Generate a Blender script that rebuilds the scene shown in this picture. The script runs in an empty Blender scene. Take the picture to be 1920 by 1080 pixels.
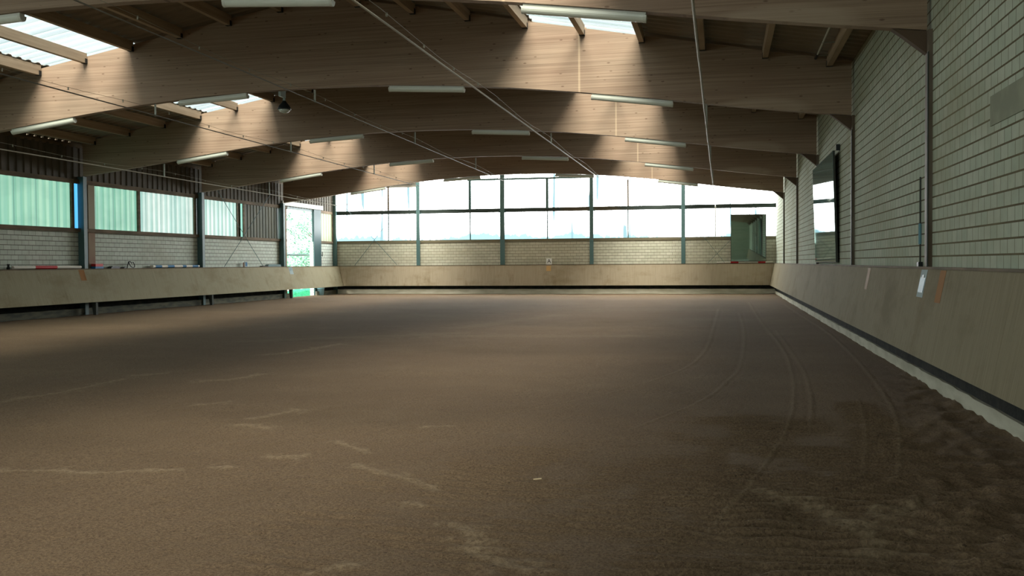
import bpy, math, random
import numpy as np
from mathutils import Vector, Matrix
random.seed(7)
D = bpy.data
S = bpy.context.scene
COL = S.collection

# ------------------------------------------------------------------ camera, world, exposure
YAW, PIT, ROL, EYE = -0.2121, -0.0254, 0.007, 1.62
def _cam_rows():
    c, s = math.cos(YAW), math.sin(YAW); A = Matrix(((c, -s, 0), (s, c, 0), (0, 0, 1)))
    c, s = math.cos(PIT), math.sin(PIT); B = Matrix(((1, 0, 0), (0, c, s), (0, -s, c)))
    c, s = math.cos(ROL), math.sin(ROL); C = Matrix(((c, 0, -s), (0, 1, 0), (s, 0, c)))
    return C @ B @ A
_M = _cam_rows()
cam = D.objects.new('camera', D.cameras.new('camera')); COL.objects.link(cam)
cam.data.sensor_width = 36.0; cam.data.lens = 1827.5 / 1920 * 36.0
cam.data.clip_start = 0.05; cam.data.clip_end = 500
r, f, u = _M[0], _M[1], _M[2]
cam.matrix_world = Matrix(((r[0], u[0], -f[0], 0), (r[1], u[1], -f[1], 0), (r[2], u[2], -f[2], EYE), (0, 0, 0, 1)))
S.camera = cam
S.view_settings.view_transform = 'Standard'; S.view_settings.look = 'None'
S.view_settings.gamma = 1.0; S.view_settings.use_curve_mapping = False
S.view_settings.exposure = 0.97
W = D.worlds.new('overcast_sky'); S.world = W; W.use_nodes = True
bg = W.node_tree.nodes['Background']; bg.inputs[0].default_value = (0.93, 0.98, 1.0, 1); bg.inputs[1].default_value = 1.7
END_GLOW, SKY_GLOW, SIDE_GLOW, REAR_FILL = 6.5, 0.42, 0.46, 2.5      # brightness of the daylit translucent sheets; the rear one is added fill

sun = D.objects.new('sun', D.lights.new('sun', 'SUN')); COL.objects.link(sun)
sun.data.energy = 24.0; sun.data.angle = math.radians(38); sun.data.color = (1.0, .93, .80)
sun.rotation_euler = Vector((-.12, .70, -.70)).to_track_quat('-Z', 'Y').to_euler()

# ------------------------------------------------------------------ layout (metres)
XR, XL = 2.607, -20.67            # inner faces of the columns, right and left
XRW, XLW = 2.66, -20.95           # wall faces behind them
BAY = 7.54
YB = {k: 13.57 + BAY * k for k in range(-5, 5)}
YE, YN = 50.57, -24.0              # far wall, wall behind the viewer
CX = -9.03                        # ridge
BT = 0.18                         # beam thickness
_bo = [0, 1.5, 3, 4.5, 6, 7.3, 9, 10.3, 11.7]
_bz = [5.70, 5.68, 5.61, 5.49, 5.33, 5.165, 4.93, 4.765, 4.60]
def zbot(x): return float(np.interp(abs(x - CX), _bo, _bz))
def ztop(x): return 7.80 - 0.18 * abs(x - CX)
def zroof(x): return ztop(x) + 0.08

# ------------------------------------------------------------------ mesh builder
class MB:
    def __init__(s): s.v = []; s.f = []
    def add(s, vs, fs):
        n = len(s.v); s.v += [tuple(p) for p in vs]; s.f += [tuple(i + n for i in q) for q in fs]; return s
    def box(s, a, b):
        (x0, y0, z0), (x1, y1, z1) = a, b
        if x0 > x1: x0, x1 = x1, x0
        if y0 > y1: y0, y1 = y1, y0
        if z0 > z1: z0, z1 = z1, z0
        return s.add([(x0,y0,z0),(x1,y0,z0),(x1,y1,z0),(x0,y1,z0),(x0,y0,z1),(x1,y0,z1),(x1,y1,z1),(x0,y1,z1)],
                     [(0,3,2,1),(4,5,6,7),(0,1,5,4),(1,2,6,5),(2,3,7,6),(3,0,4,7)])
    def prism(s, poly, axis, a, b):
        """poly: 2-D points in the plane normal to axis, extruded from a to b."""
        n = len(poly)
        def P(p, t):
            return {'x': (t, p[0], p[1]), 'y': (p[0], t, p[1]), 'z': (p[0], p[1], t)}[axis]
        vs = [P(p, a) for p in poly] + [P(p, b) for p in poly]
        fs = [tuple(range(n))[::-1], tuple(range(n, 2 * n))] + [(i, (i + 1) % n, n + (i + 1) % n, n + i) for i in range(n)]
        return s.add(vs, fs)
    def tube(s, p, q, r, n=10, r2=None, caps=True):
        p, q = Vector(p), Vector(q); d = (q - p).normalized()
        a = d.orthogonal().normalized(); b = d.cross(a); r2 = r if r2 is None else r2
        vs = [p + (a * math.cos(2*math.pi*i/n) + b * math.sin(2*math.pi*i/n)) * r for i in range(n)]
        vs += [q + (a * math.cos(2*math.pi*i/n) + b * math.sin(2*math.pi*i/n)) * r2 for i in range(n)]
        fs = [(i, (i+1) % n, n + (i+1) % n, n + i) for i in range(n)]
        if caps: fs += [tuple(range(n))[::-1], tuple(range(n, 2*n))]
        return s.add(vs, fs)
    def lathe(s, prof, c, n=24):
        vs = []; fs = []
        for (rr, z) in prof:
            for i in range(n):
                t = 2 * math.pi * i / n; vs.append((c[0] + rr * math.cos(t), c[1] + rr * math.sin(t), c[2] + z))
        for j in range(len(prof) - 1):
            for i in range(n):
                fs.append((j*n+i, j*n+(i+1) % n, (j+1)*n+(i+1) % n, (j+1)*n+i))
        return s.add(vs, fs)
    def build(s, name, mat, parent=None, smooth=False):
        lo = Vector(parent.location) if parent else Vector((0, 0, 0))
        me = D.meshes.new(name); me.from_pydata([(v[0] - lo.x, v[1] - lo.y, v[2] - lo.z) for v in s.v], [], s.f); me.update()
        if smooth: me.polygons.foreach_set('use_smooth', [True] * len(me.polygons))
        import bmesh
        bm = bmesh.new(); bm.from_mesh(me); bmesh.ops.recalc_face_normals(bm, faces=bm.faces); bm.to_mesh(me); bm.free()
        if mat: me.materials.append(mat)
        o = D.objects.new(name, me); COL.objects.link(o)
        if parent: o.parent = parent
        return o
def tag(o, label=None, cat=None, group=None, kind=None):
    if label: o['label'] = label
    if cat: o['category'] = cat
    if group: o['group'] = group
    if kind: o['kind'] = kind
    return o
def empty(name, loc, label, cat, group=None, kind=None):
    o = D.objects.new(name, None); COL.objects.link(o); o.location = loc; o.empty_display_size = 0.1
    return tag(o, label, cat, group, kind)
def dup(o, parent=None, dy=None, delta=None):
    """copy of a thing with copies of its parts and sub-parts"""
    c = o.copy(); COL.objects.link(c)
    if parent: c.parent = parent
    else: c.location = Vector(o.location) + Vector(delta)
    for ch in [q for q in o.children]: dup(ch, c)
    return c

# ------------------------------------------------------------------ materials
def mat(name, col=(.5,.5,.5), rough=.8, metal=0.0, noise=None, spec=.3, bump=None):
    """principled material; noise = (scale xyz, other colour, contrast lo, hi)"""
    m = D.materials.new(name); m.use_nodes = True; nt = m.node_tree; N = nt.nodes; L = nt.links
    p = N['Principled BSDF']; p.inputs['Base Color'].default_value = (*col, 1)
    p.inputs['Roughness'].default_value = rough; p.inputs['Metallic'].default_value = metal
    p.inputs['Specular IOR Level'].default_value = spec
    tc = N.new('ShaderNodeNewGeometry')
    if noise:
        sc, c2, lo, hi = noise
        mp = N.new('ShaderNodeMapping'); mp.inputs['Scale'].default_value = sc; L.new(tc.outputs['Position'], mp.inputs[0])
        nz = N.new('ShaderNodeTexNoise'); nz.inputs['Scale'].default_value = 1; nz.inputs['Detail'].default_value = 6; L.new(mp.outputs[0], nz.inputs['Vector'])
        rp = N.new('ShaderNodeMapRange'); rp.inputs[1].default_value = lo; rp.inputs[2].default_value = hi; L.new(nz.outputs['Fac'], rp.inputs[0])
        mx = N.new('ShaderNodeMix'); mx.data_type = 'RGBA'; mx.inputs['A'].default_value = (*col, 1); mx.inputs['B'].default_value = (*c2, 1)
        L.new(rp.outputs[0], mx.inputs['Factor']); L.new(mx.outputs['Result'], p.inputs['Base Color'])
        if bump:
            b = N.new('ShaderNodeBump'); b.inputs['Strength'].default_value = bump; b.inputs['Distance'].default_value = .02
            L.new(nz.outputs['Fac'], b.inputs['Height']); L.new(b.outputs[0], p.inputs['Normal'])
    return m
class G:
    """tiny node helper"""
    def __init__(s, m): s.m = m; s.N = m.node_tree.nodes; s.L = m.node_tree.links; s.p = s.N.get('Principled BSDF'); s.tc = s.N.new('ShaderNodeNewGeometry')
    def mp(s, scale=(1,1,1), loc=(0,0,0), src=None):
        n = s.N.new('ShaderNodeMapping'); n.inputs['Scale'].default_value = scale; n.inputs['Location'].default_value = loc
        s.L.new(src or s.tc.outputs['Position'], n.inputs[0]); return n.outputs[0]
    def noise(s, vec, scale=1, detail=5, rough=.55):
        n = s.N.new('ShaderNodeTexNoise'); n.inputs['Scale'].default_value = scale; n.inputs['Detail'].default_value = detail; n.inputs['Roughness'].default_value = rough
        s.L.new(vec, n.inputs['Vector']); return n.outputs['Fac']
    def voro(s, vec, scale=1):
        n = s.N.new('ShaderNodeTexVoronoi'); n.inputs['Scale'].default_value = scale; s.L.new(vec, n.inputs['Vector']); return n.outputs['Distance']
    def rng(s, v, a, b, c=0., d=1.):
        n = s.N.new('ShaderNodeMapRange'); 
        for i, q in zip((1,2,3,4), (a,b,c,d)): n.inputs[i].default_value = q
        s.L.new(v, n.inputs[0]); return n.outputs[0]
    def mix(s, fac, a, b, mode='MIX'):
        n = s.N.new('ShaderNodeMix'); n.data_type = 'RGBA'; n.blend_type = mode
        for k, q in (('Factor', fac), ('A', a), ('B', b)):
            if isinstance(q, (int, float)): n.inputs[k].default_value = q
            elif isinstance(q, tuple): n.inputs[k].default_value = (*q, 1)
            else: s.L.new(q, n.inputs[k])
        return n.outputs['Result']
    def math(s, op, a, b=None, c=None):
        n = s.N.new('ShaderNodeMath'); n.operation = op
        for i, q in enumerate((a, b, c)):
            if q is None: continue
            if isinstance(q, (int, float)): n.inputs[i].default_value = q
            else: s.L.new(q, n.inputs[i])
        return n.outputs[0]
    def sep(s, src=None):
        n = s.N.new('ShaderNodeSeparateXYZ'); s.L.new(src or s.tc.outputs['Position'], n.inputs[0]); return n.outputs
    def comb(s, x, y, z):
        n = s.N.new('ShaderNodeCombineXYZ')
        for i, q in enumerate((x, y, z)):
            if isinstance(q, (int, float)): n.inputs[i].default_value = q
            else: s.L.new(q, n.inputs[i])
        return n.outputs[0]
    def base(s, c): s.L.new(c, s.p.inputs['Base Color'])
    def bump(s, h, strength=.5, dist=.02):
        n = s.N.new('ShaderNodeBump'); n.inputs['Strength'].default_value = strength; n.inputs['Distance'].default_value = dist
        s.L.new(h, n.inputs['Height']); s.L.new(n.outputs[0], s.p.inputs['Normal'])

def wood_beam():
    m = mat('glulam_wood', rough=.75); g = G(m)
    oi = g.N.new('ShaderNodeObjectInfo')
    x, y, z = g.sep()
    off = g.math('MULTIPLY', oi.outputs['Random'], 37.0)
    v = g.comb(g.math('ADD', x, off), y, z)
    grain = g.noise(g.mp((.35, 1, 26), src=v), 1, 6, .6)
    broad = g.noise(g.mp((.5, 1, 1.6), src=v), 1, 4)
    c = g.mix(g.rng(grain, .32, .68), (.225, .168, .115), (.41, .315, .225))
    c = g.mix(g.rng(broad, .35, .7, 0, .45), c, (.27, .165, .11))
    lam = g.math('FRACT', g.math('MULTIPLY', g.math('ADD', z, g.math('MULTIPLY', g.math('ABSOLUTE', x), .02)), 12.0))
    lamn = g.math('FLOOR', g.math('MULTIPLY', z, 12.0))
    lseed = g.noise(g.comb(g.math('MULTIPLY', g.math('ADD', x, off), .18), lamn, 0.0), 1.3, 1)
    c = g.mix(g.rng(lseed, .35, .7, 0, .35), c, (.44, .33, .23))
    c = g.mix(g.math('MULTIPLY', g.math('LESS_THAN', lam, .09), .35), c, (.16, .10, .06))
    kn = g.voro(g.mp((3.0, 1, 7.5), src=v), 1)
    c = g.mix(g.rng(kn, .07, .14, .7, 0), c, (.12, .07, .045))
    # pale drip stripe below the skylight purlin
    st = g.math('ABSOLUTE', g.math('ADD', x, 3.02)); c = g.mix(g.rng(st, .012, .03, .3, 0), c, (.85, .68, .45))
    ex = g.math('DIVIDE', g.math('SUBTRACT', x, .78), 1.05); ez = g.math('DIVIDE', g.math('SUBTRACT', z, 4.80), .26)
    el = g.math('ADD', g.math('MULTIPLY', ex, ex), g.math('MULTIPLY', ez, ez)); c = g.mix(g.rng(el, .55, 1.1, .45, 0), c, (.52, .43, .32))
    g.base(c); return m
def block_mat(name, ax, ca, cb, mortar, bw=.31, bh=.152, dirt=(.30, .27, .17), msize=.018):
    m = mat(name, rough=.95, spec=.1); g = G(m); o = g.sep(); t = o[1] if ax == 'y' else o[0]
    vec = g.comb(t, o[2], 0.0)
    b = g.N.new('ShaderNodeTexBrick'); g.L.new(vec, b.inputs['Vector'])
    b.inputs['Color1'].default_value = (*ca, 1); b.inputs['Color2'].default_value = (*cb, 1); b.inputs['Mortar'].default_value = (*mortar, 1)
    b.inputs['Scale'].default_value = 1; b.inputs['Brick Width'].default_value = bw; b.inputs['Row Height'].default_value = bh
    b.inputs['Mortar Size'].default_value = msize * .35; b.inputs['Mortar Smooth'].default_value = .3; b.inputs['Bias'].default_value = 0
    # bed joints are wider and darker than the head joints
    fz = g.math('FRACT', g.math('DIVIDE', o[2], bh)); bed = g.math('LESS_THAN', g.math('ABSOLUTE', g.math('SUBTRACT', fz, .5)), .5 - msize / bh * .55)
    c = g.mix(bed, mortar, b.outputs['Color'])
    n = g.noise(g.mp((.35, .35, .7)), 1, 4); c = g.mix(g.rng(n, .45, .7, 0, .5), c, dirt)
    n2 = g.noise(g.mp((6, 6, 6)), 1, 4); c = g.mix(g.rng(n2, .3, .7, 0, .18), c, (.2, .2, .17))
    g.base(c); g.bump(g.math('MULTIPLY', g.math('SUBTRACT', 1.0, b.outputs['Fac']), bed), .6, .008); return m
def board_mat(name, ax, ca, cb, stain):
    m = mat(name, rough=.85, spec=.1); g = G(m)
    sc = (5, 42, 1.1) if ax == 'y' else (42, 5, 1.1)
    n = g.noise(g.mp(sc), 1, 4); c = g.mix(g.rng(n, .3, .7), ca, cb)
    s2 = (.5, .55, 1.2) if ax == 'y' else (.55, .5, 1.2)
    b = g.noise(g.mp(s2), 1, 6, .65); c = g.mix(g.rng(b, .5, .68, 0, .6), c, stain)
    c3 = g.noise(g.mp((2.2, 2.2, .7)), 1, 5, .7); c = g.mix(g.rng(c3, .58, .70, 0, .4), c, (.20, .15, .08))
    g.base(c); return m
def glaze(name, ax, ca, cb, strength, period=.33, low=None, lowz=None, cloud=.5, seam=1.0, streakc=None, clear=0.0):
    """daylit translucent corrugated sheet"""
    m = D.materials.new(name); m.use_nodes = True; g = G(m); nt = m.node_tree
    o = g.sep(); t = o[1] if ax == 'y' else o[0]
    w = g.math('FRACT', g.math('DIVIDE', t, period)); tri = g.math('ABSOLUTE', g.math('SUBTRACT', w, .5))
    sc = (.05, 1, .12) if ax == 'y' else (1, .05, .12)
    st = g.noise(g.mp((sc[0]*2, sc[1]*2.6, sc[2]) if ax == 'y' else (sc[0]*2.6, sc[1], sc[2])), 1, 3)
    f1 = g.math('ADD', g.rng(tri, .12, .36, 0, .55), g.rng(st, .35, .65, 0, .6))  # rib shading put into the colour, as the sheet glows evenly
    c = g.mix(f1, ca, cb)
    cl = g.noise(g.mp((.5, .5, .9)), 1, 3); c = g.mix(g.rng(cl, .4, .7, 0, cloud), c, tuple(q * .72 for q in cb))
    if seam:
        w2 = g.math('FRACT', g.math('DIVIDE', t, seam)); c = g.mix(g.math('MULTIPLY', g.math('LESS_THAN', w2, .035), .75), c, tuple(q * .45 for q in cb))
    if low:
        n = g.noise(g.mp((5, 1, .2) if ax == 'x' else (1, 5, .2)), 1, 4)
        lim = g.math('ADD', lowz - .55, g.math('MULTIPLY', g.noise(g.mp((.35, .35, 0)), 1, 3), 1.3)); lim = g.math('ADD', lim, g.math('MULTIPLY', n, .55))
        fl = g.rng(g.math('SUBTRACT', lim, o[2]), 0.30, .62, 0, 1.0); c = g.mix(fl, c, low)  # tree shade behind the sheet painted into its lower colour
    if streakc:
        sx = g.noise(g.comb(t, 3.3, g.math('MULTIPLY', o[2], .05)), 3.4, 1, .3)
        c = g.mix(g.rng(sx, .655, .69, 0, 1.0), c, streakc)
    pb = nt.nodes['Principled BSDF']; g.L.new(c, pb.inputs['Base Color']); pb.inputs['Roughness'].default_value = .5
    pb.inputs['Base Color'].default_value = (.4, .45, .42, 1)
    g.L.new(c, pb.inputs['Emission Color']); pb.inputs['Emission Strength'].default_value = strength
    dk = g.mix(.75, c, (.02, .02, .02)); g.L.new(dk, pb.inputs['Base Color'])
    if clear:
        tr = g.N.new('ShaderNodeBsdfTransparent'); ms = g.N.new('ShaderNodeMixShader'); ms.inputs[0].default_value = clear
        out = nt.nodes['Material Output']; g.L.new(pb.outputs[0], ms.inputs[1]); g.L.new(tr.outputs[0], ms.inputs[2]); g.L.new(ms.outputs[0], out.inputs[0])
    return m

WOOD = wood_beam()
PURL = mat('purlin_timber', (.34, .26, .175), .85, noise=((3, .6, 12), (.46, .36, .25), .35, .65))
ROOF = mat('fibre_cement_sheet', (.30, .25, .185), .9, noise=((.8, .8, .8), (.22, .19, .145), .35, .65))
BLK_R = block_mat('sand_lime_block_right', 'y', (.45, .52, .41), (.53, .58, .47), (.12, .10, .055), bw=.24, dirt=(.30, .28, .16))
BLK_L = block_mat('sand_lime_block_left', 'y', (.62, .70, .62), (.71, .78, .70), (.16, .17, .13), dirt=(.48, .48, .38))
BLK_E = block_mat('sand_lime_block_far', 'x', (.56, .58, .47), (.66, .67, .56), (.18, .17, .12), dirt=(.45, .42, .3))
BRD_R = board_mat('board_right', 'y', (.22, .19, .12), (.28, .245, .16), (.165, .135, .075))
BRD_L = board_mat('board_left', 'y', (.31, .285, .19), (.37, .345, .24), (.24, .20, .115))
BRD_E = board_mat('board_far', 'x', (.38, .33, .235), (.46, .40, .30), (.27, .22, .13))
CONC = mat('curb_concrete', (.58, .57, .46), .9, noise=((1.5, 1.5, 5), (.42, .41, .31), .38, .66), bump=.3)
CURB_D = mat('curb_dark', (.17, .17, .125), .9, noise=((1, 2, 8), (.10, .11, .09), .4, .6))  # darker tone than the other curbs
CONC_F = mat('pale_curb_concrete', (.85, .84, .70), .9, noise=((1.5, 1.5, 5), (.66, .65, .5), .38, .66))
GAP_SHADE = mat('gap_shade_black', (.012, .016, .014), .95, noise=((4, 4, 6), (.03, .03, .025), .4, .7), bump=.8)  # black tone standing in for shade in the gap behind the kickboards
STEEL = mat('teal_steel_paint', (.06, .135, .135), .5, noise=((1, 1, .7), (.08, .165, .17), .4, .6), spec=.5)
STEEL_R = mat('grey_brown_flange', (.20, .175, .135), .6, noise=((2, 2, .8), (.12, .09, .06), .4, .65))
STEEL_D = mat('dark_steel_paint', (.05, .06, .05), .7)  # dark paint for posts, edge strips, mirror backing and conduit
DKRAIL = mat('dark_green_brown_rail', (.03, .045, .04), .7, noise=((.3, 1, 1), (.08, .07, .045), .5, .6))
BROWN = mat('brown_rail_timber', (.105, .085, .05), .8, noise=((2, 1, 6), (.18, .13, .08), .4, .6))
RUST = mat('reddish_post', (.26, .14, .11), .8, noise=((1, 1, .6), (.33, .25, .17), .4, .6))
CLAD = mat('dark_profile_cladding', (.075, .07, .05), .7, noise=((2, 2, .5), (.11, .095, .07), .4, .6))
SHUT = mat('grey_green_cladding', (.17, .18, .135), .7, noise=((.2, 5, .3), (.12, .14, .115), .4, .6))
TEALDOOR = mat('teal_door_sheet', (.035, .085, .09), .5)
ZINC = mat('galvanised_rail', (.32, .34, .29), .5, metal=.3)
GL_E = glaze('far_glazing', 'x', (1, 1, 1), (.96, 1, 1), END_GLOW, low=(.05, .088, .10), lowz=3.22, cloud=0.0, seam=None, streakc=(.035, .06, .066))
GL_S = glaze('skylight_sheet', 'y', (1.0, 1.0, .97), (.30, .46, .48), SKY_GLOW, cloud=.35, seam=None, clear=.40)
GL_L = glaze('side_glazing', 'y', (.46, .80, .57), (.23, .57, .42), SIDE_GLOW, cloud=.6, seam=.99)
GL_B = glaze('blue_glazing', 'y', (.07, .36, .72), (.06, .32, .66), .95, cloud=.15, seam=None)
GL_L2 = glaze('side_glazing_clear', 'y', (.80, .92, .84), (.36, .66, .58), SIDE_GLOW, cloud=.35, seam=.99)
GL_Y = glaze('side_glazing_yellow', 'y', (.70, .76, .50), (.55, .66, .42), SIDE_GLOW, cloud=.1, seam=.5)
FILL_REAR = glaze('rear_fill_panel', 'x', (1, 1, .97), (.95, .98, .94), REAR_FILL, cloud=0, seam=None)  # added fill light, glowing panels behind the viewer
GL_SR_FILL = glaze('rear_skylight_fill_sheet', 'y', (1.0, 1.0, .97), (.62, .74, .73), SKY_GLOW, cloud=.35, seam=None, clear=.40)  # unseen rear skylights, ribs brighter than the visible sheets as added fill
GL_LR_FILL = glaze('rear_side_fill_glazing', 'y', (.90, 1, .93), (.8, .95, .86), 3.2, cloud=.2, seam=None)  # unseen side windows, glow raised above the visible ones as added fill
GL_T = glaze('side_glazing_teal', 'y', (.42, .90, .74), (.40, .85, .70), SIDE_GLOW, cloud=.1, seam=None)
BLUE = mat('light_blue_sheet', (.12, .42, .75), .35, spec=.5)
WHITE = mat('off_white_enamel', (.62, .66, .58), .4, spec=.5)
DIFF = mat('opal_diffuser', (.66, .72, .63), .3, spec=.5)
GREYP = mat('grey_channel', (.26, .33, .30), .45)
WIRE = mat('zinc_wire', (.28, .28, .22), .5, metal=.2)
PIPE_D = mat('dark_grey_pipe', (.20, .20, .16), .5)
PIPE = mat('grey_plastic_pipe', (.40, .39, .31), .5)
BLACK = mat('black_plastic', (.012, .018, .02), .4)
RED = mat('red_paint', (.62, .03, .035), .5)
BLUEP = mat('blue_paint', (.01, .16, .36), .5)
POLEW = mat('white_pole_paint', (.78, .76, .66), .5)
ORANGE = mat('orange_paint', (.33, .17, .07), .85, spec=.1)
ORANGE_B = mat('bright_orange_paint', (.62, .40, .17), .7)
POLEB = mat('bright_white_plate', (.85, .88, .86), .6)
PLATE = mat('white_plate', (.33, .42, .43), .8)
PLATEB = mat('pale_blue_plate', (.13, .30, .37), .5)
def mirror_mat():
    m = mat('mirror_glass', (.62, .80, .77), .03, metal=1.0); g = G(m)
    df = g.N.new('ShaderNodeBsdfDiffuse'); df.inputs[0].default_value = (.12, .24, .235, 1); ms = g.N.new('ShaderNodeMixShader'); ms.inputs[0].default_value = .45
    g.L.new(g.p.outputs[0], ms.inputs[1]); g.L.new(df.outputs[0], ms.inputs[2]); g.L.new(ms.outputs[0], g.N['Material Output'].inputs[0]); return m
MIRR = mirror_mat(); MIRR2 = mat('clean_mirror_glass', (.50, .66, .60), .02, metal=1.0)
GLASSY = mat('lamp_glass', (.55, .62, .55), .1, spec=.9)
LEAF = mat('tree_leaf', (.03, .10, .065), .6, noise=((3, 3, 3), (.06, .16, .10), .4, .6))
GRASS = mat('grass', (.005, .16, .08), .9, noise=((9, 9, 9), (.01, .22, .10), .4, .6))
GRAVEL = mat('pale_gravel', (.75, .74, .70), .9, noise=((9, 9, 9), (.65, .64, .6), .4, .6))
PLASTER = mat('plaster_patch', (.29, .31, .22), .9, noise=((3, 3, 3), (.24, .26, .19), .4, .6))

# ------------------------------------------------------------------ floor: harrowed riding sand
def sand_floor():
    ys = np.concatenate([[YN, -4, 0, 2], 3.2 * np.exp(np.linspace(0, math.log(52.0 / 3.2), 620))])
    ys = ys[ys < YE + .02]; ys = np.append(ys, YE + .02)
    xs = np.concatenate([np.linspace(XLW - .02, -9, 240)[:-1], np.linspace(-9, XR + .02, 620)])
    X, Y = np.meshgrid(xs, ys)
    rng = np.random.RandomState(3)
    def vnoise(sx, sy, seed):
        r = np.random.RandomState(seed); T = r.rand(257, 257)
        a = (X * sx + 500.3) % 256; b = (Y * sy + 300.7) % 256
        i = np.floor(a).astype(int); j = np.floor(b).astype(int); fa = a - i; fb = b - j
        fa = fa * fa * (3 - 2 * fa); fb = fb * fb * (3 - 2 * fb)
        return (T[i, j] * (1 - fa) * (1 - fb) + T[i + 1, j] * fa * (1 - fb) + T[i, j + 1] * (1 - fa) * fb + T[i + 1, j + 1] * fa * fb) - .5
    dam = np.clip(9 / np.maximum(Y, .1), .15, 1)
    Z = .020 * vnoise(.6, .6, 1) + .012 * vnoise(2.1, 2.1, 2) + (.008 * vnoise(7, 7, 4) + .006 * vnoise(19, 19, 5)) * dam
    P = np.zeros_like(X)        # pale dry sand mask
    def smooth(p, n=6):
        p = [p[0]] + list(p) + [p[-1]]; o = []
        for a, b, c, d in zip(p, p[1:], p[2:], p[3:]):
            for i in range(n):
                t = i / n; o.append(tuple(.5 * (2*b[j] + (c[j]-a[j])*t + (2*a[j]-5*b[j]+4*c[j]-d[j])*t*t + (3*b[j]-a[j]-3*c[j]+d[j])*t**3) for j in (0, 1)))
        return o + [p[-1]]
    def dist(poly):
        d = np.full(X.shape, 1e9)
        for (x0, y0), (x1, y1) in zip(poly, poly[1:]):
            dx, dy = x1 - x0, y1 - y0; t = np.clip(((X - x0) * dx + (Y - y0) * dy) / (dx*dx + dy*dy), 0, 1)
            d = np.minimum(d, np.hypot(X - x0 - t * dx, Y - y0 - t * dy))
        return d
    # wheel tracks of the harrow, bending along the right board
    tracks = [[(1.05, 40), (1.03, 27.8), (1.1, 19.1), (.99, 14.6), (.82, 11.8), (.63, 9.9), (.42, 8.5), (.17, 7.05), (-.08, 5.9)],
              [(2.3, 38), (2.32, 30.7), (2.33, 22), (2.1, 15.5), (1.89, 12), (1.68, 10.05), (1.46, 8.66), (1.27, 7.6)],
              [(1.55, 11.9), (1.4, 10.3), (1.25, 9.1), (1.02, 7.55)],
              [(.55, 32), (.51, 23.5), (.3, 16), (.04, 13.2), (-.32, 11.2), (-.9, 9.4)],
              [(-.1, 34), (-.18, 25.4), (-.31, 17.8), (-.71, 14.3), (-1.59, 11.6), (-2.51, 10.0)],
              [(1.25, 24), (1.2, 16), (1.05, 12.3), (.85, 9.9)]]
    for i, t in enumerate(tracks):
        d = dist(smooth(t)); w = .010 + .0009 * Y
        Z += .0045 * np.exp(-(d / w) ** 2) - .0025 * np.exp(-((d - 2.2 * w) / w) ** 2)
        P += (.22 if i in (0, 1) else .15) * np.exp(-(d / w) ** 2)
    # ripples left by the harrow bar
    def ripples(cx, cy, rx, ry, per, amp, seed, tilt=0.0):
        nonlocal Z
        wgt = np.clip(1.4 - np.hypot((X - cx) / rx, (Y - cy) / ry), 0, 1); wgt = wgt * wgt * (3 - 2 * wgt)
        ph = (Y + tilt * (X - cx) + .10 * vnoise(1.6, .9, seed)) / per * 2 * math.pi
        Z += amp * wgt * np.sign(np.sin(ph)) * np.abs(np.sin(ph)) ** .8 * np.clip(.75 + 2.2 * vnoise(1.8, 2.6, seed + 1) + 1.2 * vnoise(5, 2, seed + 2), 0, 1.6) * (Y > 3)
    ripples(.35, 7.3, .95, 3.3, .155, .021, 11, .05)
    ripples(.75, 5.9, 1.1, 1.9, .16, .025, 21, -.1)
    ripples(1.45, 9.3, .30, 2.6, .16, .022, 31)
    ripples(-1.2, 6.2, 1.6, 2.6, .17, .0065, 41, .1)
    ripples(1.7, 7.0, .9, 2.4, .23, .014, 51, .5)
    # trampled strip beside the right board
    wr = np.clip((X - (2.45 - np.clip((16 - Y) * .16, 0, 1.5))) / .5, 0, 1) * np.clip((26 - Y) / 8, 0, 1)
    Z += wr * (.045 * vnoise(4.5, 3.2, 61) + .035 * vnoise(9, 7, 62))
    Z += .008 * np.clip((X - 2.25) / .35, 0, 1) * (1 + 1.5 * vnoise(2.0, 1.6, 63))
    # scuffed dry patches
    pats = [([(-6.2, 6.5), (-5.62, 6.69), (-5.2, 6.8), (-4.8, 6.81), (-4.3, 6.95)], .055), ([(-4.02, 7.15), (-3.85, 7.12)], .06), ([(-5.9, 10.2), (-5.7, 10.5)], .06),
            ([(-7.1, 12.4), (-6.8, 12.6), (-6.66, 13.4)], .10), ([(-8.04, 16.2), (-7.7, 16.8), (-7.6, 18.6)], .14), ([(-4.75, 9.05), (-4.42, 8.92)], .07),
            ([(-8.5, 10.2), (-8.3, 11.0), (-8.35, 12.4)], .07), ([(-2.88, 7.39), (-2.5, 7.09), (-2.18, 6.88), (-1.99, 6.65)], .05), ([(-3.71, 7.57), (-3.46, 7.66)], .05),
            ([(-2.11, 6.28), (-1.94, 6.23)], .045), ([(-1.64, 5.84), (-1.45, 5.63), (-1.4, 5.31), (-1.21, 5.15), (-.99, 4.95)], .065), ([(-3.4, 8.3), (-2.95, 7.85)], .05),
            ([(-8.4, 12.8), (-8.25, 13.2)], .1), ([(-2.1, 4.72), (-1.95, 4.92)], .05), ([(-2.87, 9.26), (-2.63, 9.37)], .05), ([(-4.85, 9.4), (-4.6, 10.05)], .08),
            ([(.35, 6.9), (.75, 6.3), (.9, 5.7)], .12), ([(1.0, 6.4), (1.3, 6.9)], .12), ([(-6.4, 24), (-5.0, 30)], .5), ([(-5.9, 21), (-2, 21.5)], .5), ([(-10, 19), (-6, 22)], .35)]
    for poly, w in pats:
        d = dist(poly); n = vnoise(7, 7, 77) + vnoise(18, 18, 78); q = np.clip(1.25 - d / w * np.clip(1 + 1.4 * n, .35, 3), 0, 1); P += (.5 if w < .2 else .2) * q; Z += .006 * q * (w < .2)
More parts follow.
